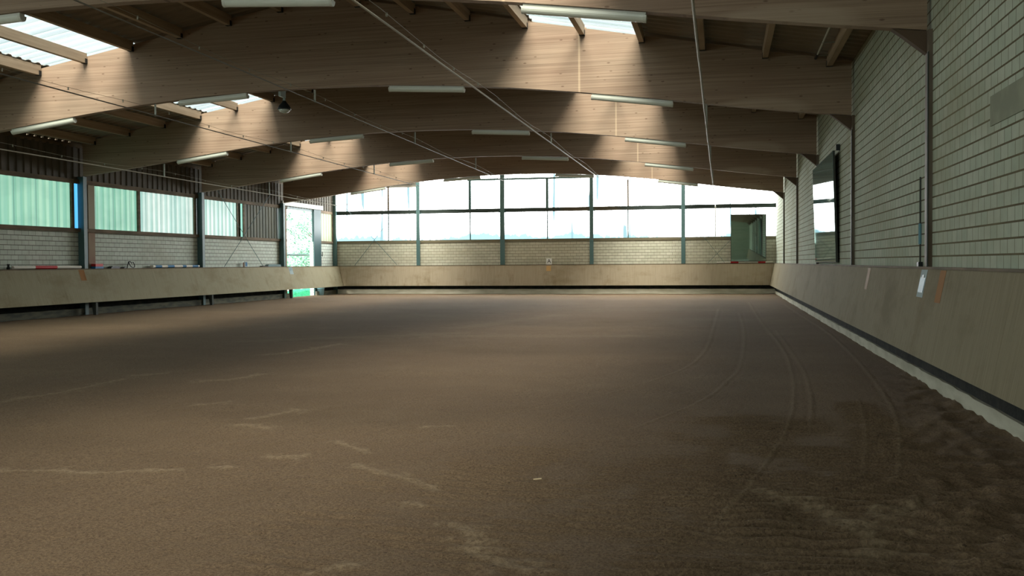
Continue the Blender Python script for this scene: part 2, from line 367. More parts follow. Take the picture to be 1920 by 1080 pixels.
    for _ in range(150):        # clods and hoof nicks
        x0, y0 = rng.uniform(-7, 2.4), 4.3 + 14 * rng.rand() ** 1.6; rr = rng.uniform(.012, .035) * (1 + y0 / 16); s = rng.choice([-1, -1, 1])
        ix = np.abs(xs - x0) < 4 * rr; iy = np.abs(ys - y0) < 4 * rr
        if ix.any() and iy.any():
            sub = np.ix_(iy, ix); Z[sub] += s * .004 * np.exp(-((X[sub] - x0) ** 2 + ((Y[sub] - y0) * .8) ** 2) / rr ** 2)
    ny, nx = X.shape; me = D.meshes.new('floor'); co = np.stack([X, Y, Z], -1).reshape(-1, 3).astype(np.float32)
    idx = np.arange(ny * nx).reshape(ny, nx); q = np.stack([idx[:-1, :-1], idx[:-1, 1:], idx[1:, 1:], idx[1:, :-1]], -1).reshape(-1, 4)
    me.vertices.add(len(co)); me.vertices.foreach_set('co', co.ravel()); me.loops.add(q.size); me.loops.foreach_set('vertex_index', q.ravel().astype(np.int32))
    me.polygons.add(len(q)); me.polygons.foreach_set('loop_start', np.arange(0, q.size, 4, dtype=np.int32)); me.polygons.foreach_set('loop_total', np.full(len(q), 4, dtype=np.int32))
    me.polygons.foreach_set('use_smooth', np.ones(len(q), dtype=bool)); me.update(calc_edges=True)
    at = me.attributes.new('dry', 'FLOAT', 'POINT'); at.data.foreach_set('value', np.clip(P, 0, 1).ravel().astype(np.float32))
    m = mat('riding_sand', rough=.95, spec=.15); g = G(m)
    a = g.N.new('ShaderNodeAttribute'); a.attribute_name = 'dry'
    big = g.noise(g.mp((.16, .28, 1)), 1, 4); mid = g.noise(g.mp((1.3, 1.3, 1)), 1, 5); fine = g.noise(g.mp((55, 55, 55)), 1, 4, .7)
    c = g.mix(g.rng(big, .35, .65), (.215, .152, .092), (.26, .188, .112))
    c = g.mix(g.rng(mid, .35, .7, 0, .4), c, (.17, .12, .07))
    c = g.mix(g.rng(fine, .35, .65, 0, .85), c, (.09, .062, .04))
    grit = g.noise(g.mp((130, 130, 130)), 1, 2, .5); c = g.mix(g.rng(grit, .66, .74, 0, .8), c, (.36, .29, .20)); c = g.mix(g.rng(grit, .36, .27, 0, .9), c, (.035, .026, .018)); sp = g.noise(g.mp((38, 38, 38)), 1, 2, .5); c = g.mix(g.rng(sp, .33, .27, 0, .8), c, (.05, .036, .025))
    c = g.mix(g.math('MULTIPLY', a.outputs['Fac'], g.rng(g.noise(g.mp((24, 24, 24)), 1, 4, .7), .42, .58, .15, 1.1)), c, (.36, .29, .19))
    g.base(c); g.bump(g.math('ADD', fine, g.math('MULTIPLY', g.noise(g.mp((14, 14, 14)), 1, 4), 1.5)), .8, .014)
    me.materials.append(m); o = D.objects.new('floor', me); COL.objects.link(o)
    tag(o, 'brown harrowed sand floor of the riding hall with wheel tracks', 'floor', kind='structure')
sand_floor()

# ------------------------------------------------------------------ corrugated sheets
def corr(axis, t0, t1, pa, pb, depth=.035, period=.33, thick=.006, both=False):
    """trapezoid sheet: profile runs along axis ('x' or 'y') from t0 to t1, extruded from pa to pb (2-D of the remaining axes); depth offsets along normal"""
    mb = MB(); ts = []; n0 = math.floor(t0 / period)
    k = n0
    while k * period < t1:
        for fr, d in ((0, 0), (.22, 0), (.34, 1), (.78, 1), (.9, 0)):
            t = (k + fr) * period
            if t0 < t < t1: ts.append((t, d))
        k += 1
    ts = [(t0, ts[0][1] if ts else 0)] + ts + [(t1, ts[-1][1] if ts else 0)]
    dx, dz = pb[0] - pa[0], pb[1] - pa[1]; ln = math.hypot(dx, dz); nx, nz = -dz / ln, dx / ln
    vs = []
    for t, d in ts:
        for p in (pa, pb):
            q = (p[0] + nx * depth * d, p[1] + nz * depth * d)
            vs.append((q[0], t, q[1]) if axis == 'y' else (t, q[0], q[1]))
    n = len(ts); m2 = len(vs)
    vs += [((v[0] + nx * thick, v[1], v[2] + nz * thick) if axis == 'y' else (v[0], v[1] + nx * thick, v[2] + nz * thick)) for v in vs]
    fs = [(2*i, 2*i+1, 2*i+3, 2*i+2) for i in range(n - 1)] + [(m2+2*i, m2+2*i+2, m2+2*i+3, m2+2*i+1) for i in range(n - 1)]
    fs += [(0, m2, m2+1, 1), (2*n-2, 2*n-1, m2+2*n-1, m2+2*n-2)] + [(2*i, 2*i+2, m2+2*i+2, m2+2*i) for i in range(n-1)] + [(2*i+1, m2+2*i+1, m2+2*i+3, 2*i+3) for i in range(n-1)]
    mb.add(vs, fs); return mb

# roof skin: opaque strips with two rows of skylights
ceil = MB()
SK0, SK1 = 4.82, 7.38
edges = [(XLW - .25, CX - SK1 + .09), (CX - SK0 - .09, CX), (CX, CX + SK0 + .09), (CX + SK1 - .09, XRW + .25)]
for a, b in edges:
    s = corr('y', YN - .2, YE + .2, (a, zroof(a)), (b, zroof(b)), depth=.04)
    ceil.add(s.v, s.f)
ceil.prism([(CX - .35, zroof(CX - .35) + .045), (CX, zroof(CX) + .05), (CX + .35, zroof(CX + .35) + .045), (CX, zroof(CX) + .12)], 'y', YN - .2, YE + .2)
o = ceil.build('ceiling', ROOF); tag(o, 'dark corrugated roof sheets above the timber beams', 'ceiling', kind='structure')
wn = [0]
def window(label, parts):
    """parts: list of (name, MB, material)"""
    wn[0] += 1
    e = empty('window_%d' % wn[0], Vector(parts[0][1].v[0]), label, 'window', kind='structure')
    for nm, mb, mt in parts: mb.build(nm, mt, e)
    return e
bays = [(-5, -4), (-4, -3), (-3, -2), (-2, -1), (-1, 0), (0, 1), (1, 2), (2, 3), (3, 4), (4, 5)]
bname = {0: 'nearest', 1: 'second', 2: 'third', 3: 'fourth', 4: 'fifth', 5: 'far end wall'}
for a, b in bays:
    y0 = YB[a] if a > -5 else YN - .2; y1 = YB[b] if b < 5 else YE + .2
    if b < 5: y1 -= 0.0
    for side in (-1, 1):
        xa, xb = (CX - SK1 + .09, CX - SK0 - .09) if side < 0 else (CX + SK0 + .09, CX + SK1 - .09)
        lab = '%s skylight sheet in roof bay between %s' % ('left' if side < 0 else 'right', '%s beam and %s' % (bname.get(a, 'rear'), bname.get(b, 'rear')) if b > 0 else 'hidden beams number %d behind the viewer' % (1 - b))
        window(lab, [('pane', corr('y', y0, y1, (xa, zroof(xa)), (xb, zroof(xb)), depth=.04), GL_S if b > 0 else GL_SR_FILL)])

# ------------------------------------------------------------------ laminated beams
def make_beam():
    e = empty('glulam_beam', (CX, YB[0], 4.6), 'x', 'beam', 'arched laminated timber roof beams')
    n = 72; xs = [XL + (XR - XL) * i / n for i in range(n + 1)]
    poly = [(x, zbot(x)) for x in xs] + [(x, ztop(x)) for x in (XR, CX, XL)]
    mb = MB(); m = len(xs)
    # face strips so that the camber stays clean
    vs = []; fs = []
    for x in xs:
        for y in (YB[0], YB[0] + BT): vs += [(x, y, zbot(x)), (x, y, ztop(x))]
    for i in range(n):
        a = 4 * i; b = a + 4
        fs += [(a, b, b+1, a+1), (a+2, a+3, b+3, b+2), (a, a+2, b+2, b), (a+1, b+1, b+3, a+3)]
    fs += [(0, 1, 3, 2), (4*n, 4*n+2, 4*n+3, 4*n+1)]
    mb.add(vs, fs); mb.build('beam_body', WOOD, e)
    br = MB(); br.prism([(XR, zbot(XR) - .01), (XR - .42, zbot(XR - .42) - .01), (XR - .30, zbot(XR) - .05), (XR, zbot(XR) - .30)], 'y', YB[0] + .02, YB[0] + BT - .02)
    br.build('corner_bracket', mat('dark_bracket_timber', (.12, .085, .055), .85), e)
    return e
bm0 = make_beam()
for k in (0, 1, 2, 3, 4, -1, -2, -3, -4):
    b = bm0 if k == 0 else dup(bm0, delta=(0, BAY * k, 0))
    b['label'] = {0: 'nearest arched laminated timber beam, cut off by the top of the photo', 1: 'second arched timber beam, largest full span with skylights above both ends',
                  2: 'third arched timber beam back, round black lamp hangs in front of it', 3: 'fourth arched timber beam back, between third beam and the last one',
                  4: 'last arched timber beam, just in front of the bright far windows', -1: 'arched timber beam overhead just in front of the viewer, out of frame', -2: 'first arched timber beam behind the viewer', -3: 'second arched timber beam behind the viewer', -4: 'third arched timber beam behind the viewer'}[k]

# ------------------------------------------------------------------ purlins
offs = [11.2, 9.92, 8.64, 7.36, 6.08, 4.82, 3.52, 2.25, .95]
ordn = ['first', 'second', 'third', 'fourth', 'fifth', 'sixth', 'seventh', 'eighth', 'ninth']
for a, b in ((0, 1), (1, 2), (2, 3), (3, 4), (4, 5)):
    for side in (-1, 1):
        for i, of in enumerate(offs):
            x = CX + side * of; zt = zroof(x) - .014; y0 = YB[a] + BT; y1 = YB[b] if b < 5 else YE + .05
            e = empty('roof_purlin', (x, y0, zt - .22), 'timber purlin, %s roof slope, %s to %s, %s up from wall' % ('left' if side < 0 else 'right', bname[a], 'far end' if b == 5 else bname[b] + ' beam', ordn[i]), 'purlin', 'timber purlins between the roof beams')
            h = .18 * .055 * side
            MB().prism([(x - .055, zt - .23), (x + .055, zt - .23), (x + .055, zt - h), (x - .055, zt + h)], 'y', y0, y1 - .012).build('purlin_body', PURL, e)
            if b < 5:
                MB().box((x - .062, y1 - .09, zt - .238), (x + .062, y1 - .002, zt - .12)).build('joist_hanger', BLACK, e)

# ------------------------------------------------------------------ right wall
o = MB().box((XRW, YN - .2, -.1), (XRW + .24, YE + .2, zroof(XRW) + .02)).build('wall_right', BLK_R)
tag(o, 'tall pale block wall along the right side', 'wall', kind='structure')
pm = MB().box((XRW - .012, 8.6, 2.965), (XRW, 10.67, 3.265)); pm.build('plaster_patch', PLASTER, o)
o = MB().box((XRW - .017, YN, .10), (XRW - .001, YE, 1.46)).build('gap_shade_right', GAP_SHADE); tag(o, 'black strip painted as gap shade behind the right kickboard', 'gap shade', kind='structure')  # black strip put where the gap only lies in shade
bl = MB(); bl.box((XLW + .001, YN, 0), (XLW + .02, 44.5, 1.3)); bl.box((XLW + .001, 48.75, 0), (XLW + .02, YE - .02, 1.3)); o = bl.build('gap_shade_left', GAP_SHADE); tag(o, 'black strip painted as gap shade behind the left kickboard', 'gap shade', kind='structure')  # shade under the left board put in as a black sheet
def rough_curb(axis, c0, c1, t0, t1, h, seed, mt):
    r = random.Random(seed); mb = MB(); n = int((t1 - t0) / .25); vs = []; fs = []
    for i in range(n + 1):
        t = t0 + (t1 - t0) * i / n; dz = r.uniform(-.008, .008); dx = r.uniform(-.006, .006)
        for (c, z) in ((c0 + dx, -.05), (c0 + dx * .5, h + dz), (c1, h + dz * .5), (c1, -.05)):
            vs.append((c, t, z) if axis == 'y' else (t, c, z))
    for i in range(n):
        a = 4 * i; b = a + 4; fs += [(a, a+1, b+1, b), (a+1, a+2, b+2, b+1), (a+2, a+3, b+3, b+2), (a+3, a, b, b+3)]
    fs += [(0, 1, 2, 3), (4*n, 4*n+3, 4*n+2, 4*n+1)]
    return mb.add(vs, fs)
o = rough_curb('y', XR - .006, XR + .035, YN, YE - .02, .158, 1, CONC).build('trim_1', CONC); tag(o, 'pale concrete curb along the foot of the right wall', 'curb', kind='structure')
o = rough_curb('x', YE - .02, YE + .02, XLW + .1, XR - .01, .25, 2, CONC).build('trim_2', CONC_F); tag(o, 'pale concrete curb below the far kickboard', 'curb', kind='structure')
for (a, b, n) in ((YN, 44.55, 3), (47.75, YE, 4)):
    o = rough_curb('y', XL - .16, XL - .07, a, b, .22, n, CURB_D).build('trim_%d' % n, CURB_D); tag(o, 'dark curb under the left kickboard, %s' % ('long run before the doorway' if n == 3 else 'short run beyond the doorway'), 'curb', kind='structure')

MC = [XLW + .0, -16.04, -11.37, -6.62, -1.92, XRW]
def kickboard(name, side, prof, t0, t1, mt, label, capmt=BROWN):
    """prof: bottom (c,z), top (c,z), cap back c"""
    (cb, zb), (ct, zt), back, pc = prof; ax = 'y' if side in 'LR' else 'x'
    loc = (cb, t0, zb) if ax == 'y' else (t0, cb, zb)
    e = empty(name, loc, label, 'kickboard')
    sg = 1 if (ct > cb) else -1; th = .04 * sg
    poly = [(cb, zb), (ct, zt), (ct + th, zt), (cb + th, zb)]
    mb = MB(); seg = max(1, int(abs(t1 - t0) / 2.51)); L = (t1 - t0) / seg
    for i in range(seg):
        if ax == 'y': mb.prism(poly, 'y', t0 + L * i, t0 + L * (i + 1) - .004)
        else: mb.prism(poly, 'x', t0 + L * i, t0 + L * (i + 1) - .004)
    def shear(v):
        t = v[1] if ax == 'y' else v[0]; z = (v[2] - zb) / (zt - zb)
        if side in 'LR' and abs(t - t1) < .01: t = YE - .335 + .18 * z
        if side == 'E' and abs(t - t0) < .01: t = XL + .425 - .34 * z
        if side == 'E' and abs(t - t1) < .01: t = XR - .277 + .21 * z
        return (v[0], t, v[2]) if ax == 'y' else (t, v[1], v[2])
    mb.v = [shear(v) for v in mb.v]; mb.build('panel', mt, e)
    cp = MB(); a = ct - .012 * sg
    if ax == 'y':
        if side == 'L':
            cp.box((a, t0, zt), (XL + .01, t1, zt + .028)); ed = [t0] + [YB[k] + .09 for k in range(-2, 5)] + [t1]
            for p0, p1 in zip(ed, ed[1:]): cp.box((XL + .01, p0 + (.11 if p0 > t0 else 0), zt), (back, p1 - (.11 if p1 < t1 else 0), zt + .028))
        else: cp.box((a, t0, zt), (back, t1, zt + .028))
    else:
        cp.box((XL + .09, a, zt), (XR - .07, YE - .11, zt + .028)); ed = [XL + .09] + MC[1:-1] + [XR - .07]
        for p0, p1 in zip(ed, ed[1:]): cp.box((p0 + (.14 if p0 > XL + .1 else 0), YE - .11, zt), (p1 - (.14 if p1 < XR - .1 else 0), back, zt + .028))
    cp.build('ledge_cap', capmt, e)
    for y in pc:
        p = MB(); b2 = cb + .09 * sg
        poly2 = [(cb + th * 1.02, .0), (b2 + .04*sg, .0), (b2 + .04*sg, zb + .02), (cb + th * 1.02, zb + .02)]
        if ax == 'y': p.prism([(cb + .05*sg, 0), (cb + .15*sg, 0), (ct + .06*sg, zt), (ct + .045*sg, zt), (cb + .05*sg, zb)], 'y', y - .06, y + .06)
        else: p.prism([(cb + .05*sg, 0), (cb + .13*sg, 0), (ct + .06*sg, zt), (ct + .045*sg, zt), (cb + .05*sg, zb)], 'x', y - .06, y + .06)
        p.build('post', STEEL_D, e)
    return e
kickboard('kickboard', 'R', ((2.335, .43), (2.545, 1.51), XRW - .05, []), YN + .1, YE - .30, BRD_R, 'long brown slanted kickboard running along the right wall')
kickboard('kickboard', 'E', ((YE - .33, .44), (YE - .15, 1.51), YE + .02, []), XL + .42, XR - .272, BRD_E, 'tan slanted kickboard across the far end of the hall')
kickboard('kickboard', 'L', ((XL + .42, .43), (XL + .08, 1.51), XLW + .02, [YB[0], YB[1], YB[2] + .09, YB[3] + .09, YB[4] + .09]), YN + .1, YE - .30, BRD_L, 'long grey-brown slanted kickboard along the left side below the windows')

# right columns: flange flush with blockwork
for k in range(-2, 5):
    mb = MB().box((XR + .002, YB[k] - .10, .45), (XRW + .03, YB[k] + .12, zbot(XR) - .01))
    e = empty('steel_column', (XR, YB[k], 0), {0: 'nearest steel column set in the right block wall, with conduit beside it', 1: 'second steel column in right wall, just nearer than the tall mirror', 2: 'third steel column in right wall, just beyond the tall mirror', 3: 'fourth steel column from the viewer in the right wall', 4: 'last steel column in the right wall before the far corner'}.get(k, 'steel column in the right wall behind the viewer, %s' % ('nearer' if k == -1 else 'farther')), 'column', 'steel columns along the right wall')
    mb.build('flange', STEEL_R, e)
    MB().box((XR - .012, YB[k] - .115, .45), (XR + .002, YB[k] - .06, zbot(XR) - .3)).build('edge_strip', STEEL_D, e)

# ------------------------------------------------------------------ left wall
ZS, ZH = 2.76, 4.36
D0, D1, D2 = 44.58, 47.78, 48.68
wl = MB(); wl.box((XLW - .2, YN - .2, -.1), (XLW, D0, ZS)); wl.box((XLW - .2, D2 - .85, -.1), (XLW, YE + .2, ZS)); 
wlo = wl.build('wall_left', BLK_L); tag(wlo, 'low pale block wall under the left windows', 'wall', kind='structure')
c = corr('y', YN, YE + .1, (XLW + .0, 5.58), (XLW + .0, ZH + .12), depth=.035); c.build('cladding', CLAD, wlo)
corr('y', 40.14, 43.6, (XLW - .01, ZH), (XLW - .01, ZS + .12), depth=.03, period=.30).build('shutter_cladding', SHUT, wlo)
corr('y', 43.9, D0, (XLW - .01, ZH + .1), (XLW - .01, ZS + .12), depth=.03).build('cladding', BROWN, wlo)
ev = MB(); ev.box((XLW - .12, YN, 5.54), (XLW + .04, YE + .1, 5.64))
t = YN
while t < YE:
    if not (25.6 < t < 28.4): ev.box((XLW - .1, t, 5.64), (XLW - .02, t + .33, zroof(XLW) + .02))
    else: ev.box((XLW - .1, t, 5.64), (XLW - .02, t + .20, zroof(XLW) + .02)); ev.box((XLW - .1, t + .20, 5.64), (XLW - .02, t + .33, zroof(XLW) - .045))
    t += .33
ev.build('eaves_rail', BROWN, wlo)
rails = MB(); rails.box((XLW - .06, YN, ZS), (XLW + .10, D0 - .1, ZS + .12)); rails.box((XLW - .06, D2, ZS), (XLW + .06, YE, ZS + .12)); rails.box((XLW - .03, YN, ZH), (XLW + .08, D0, ZH + .14)); rails.box((XLW - .03, D2, ZH), (XLW + .05, YE, ZH + .14))
rails.build('window_rail', BROWN, wlo)
def leftwin(y0, y1, mt, label, post=True):
    fr = MB(); fr.box((XLW - .05, y1, ZS + .12), (XLW + .05, y1 + .13, ZH)) ; fr.box((XLW - .05, y0 - .03, ZS + .12), (XLW + .02, y0, ZH))
    window(label, [('pane', corr('y', y0, y1, (XLW - .03, ZH + .05), (XLW - .03, ZS + .08), depth=.03), mt), ('window_frame', fr, BROWN)])
leftwin(YN + .3, YB[-2] - .3, GL_LR_FILL, 'long unseen side window farthest behind the viewer, fill-brightened')
for k in (-2, -1, 0): leftwin(YB[k] + .35, YB[k + 1] - .35, GL_LR_FILL if k < 0 else GL_L, 'green side window in the left wall outside the frame, bay %s' % {-2: 'behind the viewer, fill-brightened', -1: 'level with the viewer, fill-brightened', 0: 'nearest ahead'}[k])
leftwin(YB[1] + .35, 28.36, GL_L, 'long green corrugated window at the left edge of the photo')
leftwin(28.46, 28.92, GL_B, 'narrow bright blue pane just left of the second visible left column')
leftwin(29.58, 32.10, GL_L, 'green corrugated window just right of the reddish post in the left wall')
leftwin(32.28, 36.0, GL_L2, 'pale green window just before the third left column')
leftwin(36.85, 39.55, GL_L2, 'pale window crossed by a thin diagonal brace in left wall')
leftwin(39.92, 40.12, GL_T, 'narrow turquoise window sliver beside the dark shutter panels')
leftwin(D2 + .03, 50.30, GL_Y, 'small yellowish window between open door and far corner')
# columns of the left side (I-sections standing proud of the wall)
fl = MB()
for a, b in [(YB[k] - .22, YB[k] + .35) for k in (-2, -1, 0, 1)] + [(28.93, 29.56), (36.10, 36.83), (39.65, 39.9), (43.58, 43.92), (50.42, YE + .1), (D1 + .1, D2 + .02)]:
    fl.box((XLW - .10, a, ZS + .05), (XLW - .045, b, ZH + .1))
fl.build('infill_panel', STEEL, wlo)
def icol(y, label, blue=False):
    e = empty('steel_column', (XL, y, 0), label, 'column', 'steel columns along the left wall'); zt = 4.59
    MB().box((XL - .02, y - .09, 0), (XL, y + .09, zt)).build('front_flange', STEEL, e)
    MB().box((XLW + .005, y - .02, 0), (XL - .02, y + .02, zt)).build('web', STEEL, e)
    MB().box((XLW + .105, y - .09, 0), (XLW + .115, y + .09, zt)).build('rear_flange', STEEL, e) if False else None
    if blue:
        MB().box((XLW + .02, y - .05, ZS + .14), (XL - .035, y - .022, ZH)).build('web_cover', BLUE, e)['label'] = 'bright blue cover sheet on the column web'
for k, lb in ((-2, 'left steel column behind the viewer'), (-1, 'left steel column level with the viewer'), (0, 'left steel column nearest ahead, outside the frame'), (1, 'left steel column at the start of the long green window'),
              (2, 'teal left column next to the narrow bright blue pane'), (3, 'teal left column between two pale green windows'), (4, 'teal left column next to the open doorway')):
    icol(YB[k] + .09, lb)
e = empty('wall_post', (XLW, 29.3, 1.5), 'tan and reddish flat post just right of the left column by the blue pane', 'post')
MB().box((XLW + .001, 29.20, 2.88), (XLW + .06, 29.55, ZH)).build('upper_length', mat('tan_post', (.40, .37, .27), .8), e)['label'] = 'tan upper length'
MB().box((XLW + .001, 29.20, 1.56), (XLW + .05, 29.55, 2.76)).build('lower_length', RUST, e)['label'] = 'reddish lower length'
# open sliding door
d = empty('door_1', (XLW, D1, 0), 'open teal sliding door with bright doorway in the far left corner', 'door', kind='structure')
MB().box((XLW + .03, D1, .02), (XLW + .09, D2, 4.50)).build('door_leaf', TEALDOOR, d)
MB().box((XLW + .02, D0 - .55, 4.52), (XLW + .12, D2 + .25, 4.74)).build('door_track', ZINC, d)
MB().box((XLW - .2, D0 - .12, 0), (XLW + .04, D0, 4.5)).build('door_jamb', RUST, d)
MB().box((XLW - .2, D0, 4.38), (XLW + .02, D1 + .05, 4.55)).build('door_lintel', STEEL, d)
h = MB().tube((XLW + .13, D2 + .03, 2.05), (XLW + .13, D2 + .03, 2.3), .02); h.box((XLW + .09, D2 - .03, 2.1), (XLW + .14, D2 + .03, 2.13)); h.build('door_handle', BLACK, d)
# corner column
e = empty('steel_column', (XLW, YE, 0), 'dark steel column in the far left corner of the hall', 'column'); MB().box((XLW + .02, YE - .16, 0), (XLW + .22, YE - .01, 5.5)).build('corner_section', STEEL, e)
# cross braces
def brace(ends, y_or_x, ax, label, r=.012):
    c0 = ends[0][0]
    e = empty('cross_brace', c0, label, 'brace')
    for p, q in ends: MB().tube(p, q, r, 8).build('rod', STEEL, e)
xb = XLW + .14
brace([((xb, 37.3, 5.1), (xb, 41.8, 1.56)), ((xb, 42.7, 5.0), (xb, 38.2, 1.56))], 0, 0, 'thin crossed steel rods in the left wall bay with dark shutters')
yb = YE - .10
brace([((-20.45, yb, 5.0), (-17.24, yb, 1.56)), ((-19.69, yb, 1.56), (-17.4, yb, 4.3))], 0, 0, 'thin crossed steel rods at the left end of the far windows')
brace([((-.7, yb, 1.56), (1.9, yb, 4.2)), ((.15, yb, 1.56), (-.9, yb, 2.9))], 0, 0, 'faint crossed rods at the right end of the far windows', r=.008)

# ------------------------------------------------------------------ far wall
we = MB(); we.box((XLW - .2, YE + .04, -.1), (XRW + .24, YE + .28, ZS)); weo = we.build('wall_far', BLK_E); tag(weo, 'low pale block wall under the bright far windows', 'wall', kind='structure')
o = MB().box((XLW, YE + .022, .20), (XRW, YE + .039, 1.2)).build('gap_shade_far', GAP_SHADE); tag(o, 'black strip painted as gap shade under the far kickboard', 'gap shade', kind='structure')  # shade under the far board put in as a black strip
TZ = 4.44
MC = [XLW + .0, -16.04, -11.37, -6.62, -1.92, XRW]
sr = MB().box((XLW, YE - .02, ZS), (XRW, YE + .12, ZS + .14)); sr.build('window_rail', mat('weathered_sill', (.17, .155, .10), .8), weo)
MB().box((XLW, YE - .0, TZ - .11), (XRW, YE + .12, TZ + .10)).build('transom', DKRAIL, weo)
for i, x in enumerate(MC[1:-1]):
    w = .20 if i != 1 else .25
    e = empty('mullion_column', (x, YE - .12, 0), '%s teal steel column standing against the far windows' % ['leftmost', 'second from left', 'third from left', 'rightmost'][i], 'column', 'steel columns in front of the far windows')
    MB().box((x - w/2, YE - .10, .45), (x + w/2, YE - .085, 6.7)).build('front_flange', STEEL, e)
    MB().box((x - .012, YE - .085, .45), (x + .012, YE - .021, 6.7)).build('web', STEEL, e)
    MB().box((x - .20, YE - .084, TZ - .13), (x + .20, YE - .03, TZ - .09)).build('transom_cleat', STEEL, e)
mb = MB().box((-13.3, YE - .02, 6.03), (-6.62, YE + .1, 6.13)); e = mb.build('trim_5', STEEL); tag(e, 'short dark header bar at the top centre of the far windows', 'header', kind='structure')
bn = ['leftmost', 'second', 'middle', 'fourth', 'rightmost']
posts = [-17.76, -13.16, -8.97, -4.73, .4]
for i in range(5):
    x0, x1 = MC[i] + .06, MC[i + 1] - .06
    low = corr('x', x0, x1, (YE + .07, ZS + .06), (YE + .07, TZ - .04), depth=.03)
    fl = MB()
    if i < 4: fl.box((posts[i] - .03, YE + .03, ZS + .1), (posts[i] + .03, YE + .06, TZ - .06))
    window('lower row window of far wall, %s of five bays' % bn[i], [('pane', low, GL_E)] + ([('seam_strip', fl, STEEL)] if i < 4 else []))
    up = MB(); hi = corr('x', x0, x1, (YE + .07, TZ + .04), (YE + .07, 6.02 if False else min(zroof(x0), zroof(x1)) + .02), depth=.03)
    ps = MB()
    if i in (1, 2): ps.box((posts[i] - .07, YE - .03, TZ + .05), (posts[i] + .07, YE + .06, 6.05))
    elif i in (0, 3): ps.box((posts[i] - .045, YE + .02, TZ + .05), (posts[i] + .045, YE + .06, 5.9))
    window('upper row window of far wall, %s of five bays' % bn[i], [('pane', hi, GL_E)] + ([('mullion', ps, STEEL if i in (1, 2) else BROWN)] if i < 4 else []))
# gable above glazing, hidden behind the last beam
gb = MB().prism([(XLW, 5.6), (XRW, 5.6), (XRW, zroof(XRW) + .1), (CX, 7.95), (XLW, zroof(XLW) + .1)], 'y', YE + .16, YE + .28).build('gable_cladding', CLAD, weo)
for j, (xa, xb_) in enumerate(((-20.4, -16.2), (-15.9, -11.5), (-11.2, -6.8), (-6.5, -2.2))):
    window('added fill-light panel in the wall behind the viewer, %s of four' % bn[j].replace('middle', 'third'), [('pane', corr('x', xa, xb_, (YN - .03, 5.4), (YN - .03, 1.6), depth=.03), FILL_REAR)])  # unseen glowing panels, added to light the hall from behind
wnr = MB().prism([(XLW - .2, -.1), (XRW + .24, -.1), (XRW + .24, 5.9), (CX, 8.0), (XLW - .2, 5.9)], 'y', YN - .3, YN - .05).build('wall_near', BLK_R); tag(wnr, 'end wall behind the viewer', 'wall', kind='structure')

# ------------------------------------------------------------------ fluorescent fittings
def make_light():
    e = empty('fluorescent_light', (0, 0, 0), 'x', 'light')
    L = .87
    MB().box((-L, -.055, -.045), (L, .055, -.001)).build('housing', WHITE, e)
    n = 10; pts = [(.075 * math.cos(math.pi + math.pi * i / n), -.045 + .085 * math.sin(math.pi + math.pi * i / n)) for i in range(n + 1)]
    mb = MB(); mb.prism(pts, 'x', -L + .03, L - .03); mb.build('diffuser', DIFF, e, smooth=False)
    for s in (-1, 1):
        mb = MB(); pts2 = [(.079 * math.cos(math.pi + math.pi * i / n), -.043 + .091 * math.sin(math.pi + math.pi * i / n)) for i in range(n + 1)]
        mb.prism(pts2, 'x', s * (L - .03), s * (L + .015)); mb.build('end_cap', WHITE, e)
    return e
LX = {'A': -16.38, 'B': -11.77, 'C': -6.50, 'D': -1.88}
rowname = {'A': 'leftmost row', 'B': 'second row from left', 'C': 'third row from left', 'D': 'rightmost row'}
proto = None
for k in range(0, 5):
    for rr in 'ABCD':
        if k == 0 and rr == 'A': continue
        x = LX[rr]; 
        if proto is None: proto = make_light(); L_ = proto
        else: L_ = dup(proto, delta=(0, 0, 0))
        L_.location = (x, YB[k] + BT / 2, min(zbot(x), (zbot(x - .87) + zbot(x + .87)) / 2) - .004)
        L_.rotation_euler = (0, -math.atan2(zbot(x + .85) - zbot(x - .85), 1.7), 0)
        L_['label'] = 'unlit fluorescent batten under the %s beam, %s' % (bname[k] if k < 4 else 'last', rowname[rr]); L_['group'] = 'fluorescent battens under the roof beams'

# ------------------------------------------------------------------ suspended sprinkler pipes
def pipe(x, z0, z1, y0, y1, label, hang, r=.017, wy=(2, 50), drop=None, wz=.17, pm_=None):
    e = empty('sprinkler_pipe', (x, y0, z0), label, 'pipe')
    def z(y): return z0 + (z1 - z0) * (y - 12) / 38.0
    n = int((y1 - y0) / 1.5); mb = MB()
    for i in range(n):
        a = y0 + (y1 - y0) * i / n; b = y0 + (y1 - y0) * (i + 1) / n; w = lambda t: x + .003 * math.sin(t * 1.3 + x)
        mb.tube((w(a), a, z(a)), (w(b), b, z(b)), r, 8)
    if drop: mb.tube((x, y1 - .02, z(y1) + .0), (x, y1 - .02, drop), r * 1.6, 8)
    mb.build('pipe', pm_ or PIPE, e)
    wr = MB(); a, b = wy; n = int((b - a) / 1.5)
    for i in range(n):
        p = a + (b - a) * i / n; q = a + (b - a) * (i + 1) / n; hgt = lambda t: wz * (.75 + .25 * math.cos((t - 13.57) / BAY * 2 * math.pi))
        wr.tube((x, p, z(p) + hgt(p)), (x, q, z(q) + hgt(q)), .004, 6)
    wr.build('support_wire', WIRE, e)
    t = a + .8
    while t < b:
        hgt = wz * (.75 + .25 * math.cos((t - 13.57) / BAY * 2 * math.pi))
        MB().box((x - .012, t - .006, z(t) + hgt - .05), (x + .012, t + .006, z(t) + hgt + .012)).build('clip', WIRE, e); t += 1.9
    for (y, top) in hang: MB().box((x - .02, y - .012, z(y) - .02), (x + .02, y + .012, top)).build('hanger', ZINC, e)
    return e
pipe(-4.98, 5.28, 5.10, 2, 43.6, 'suspended grey pipe running from top centre towards the far windows', [(28.83, 5.50)])
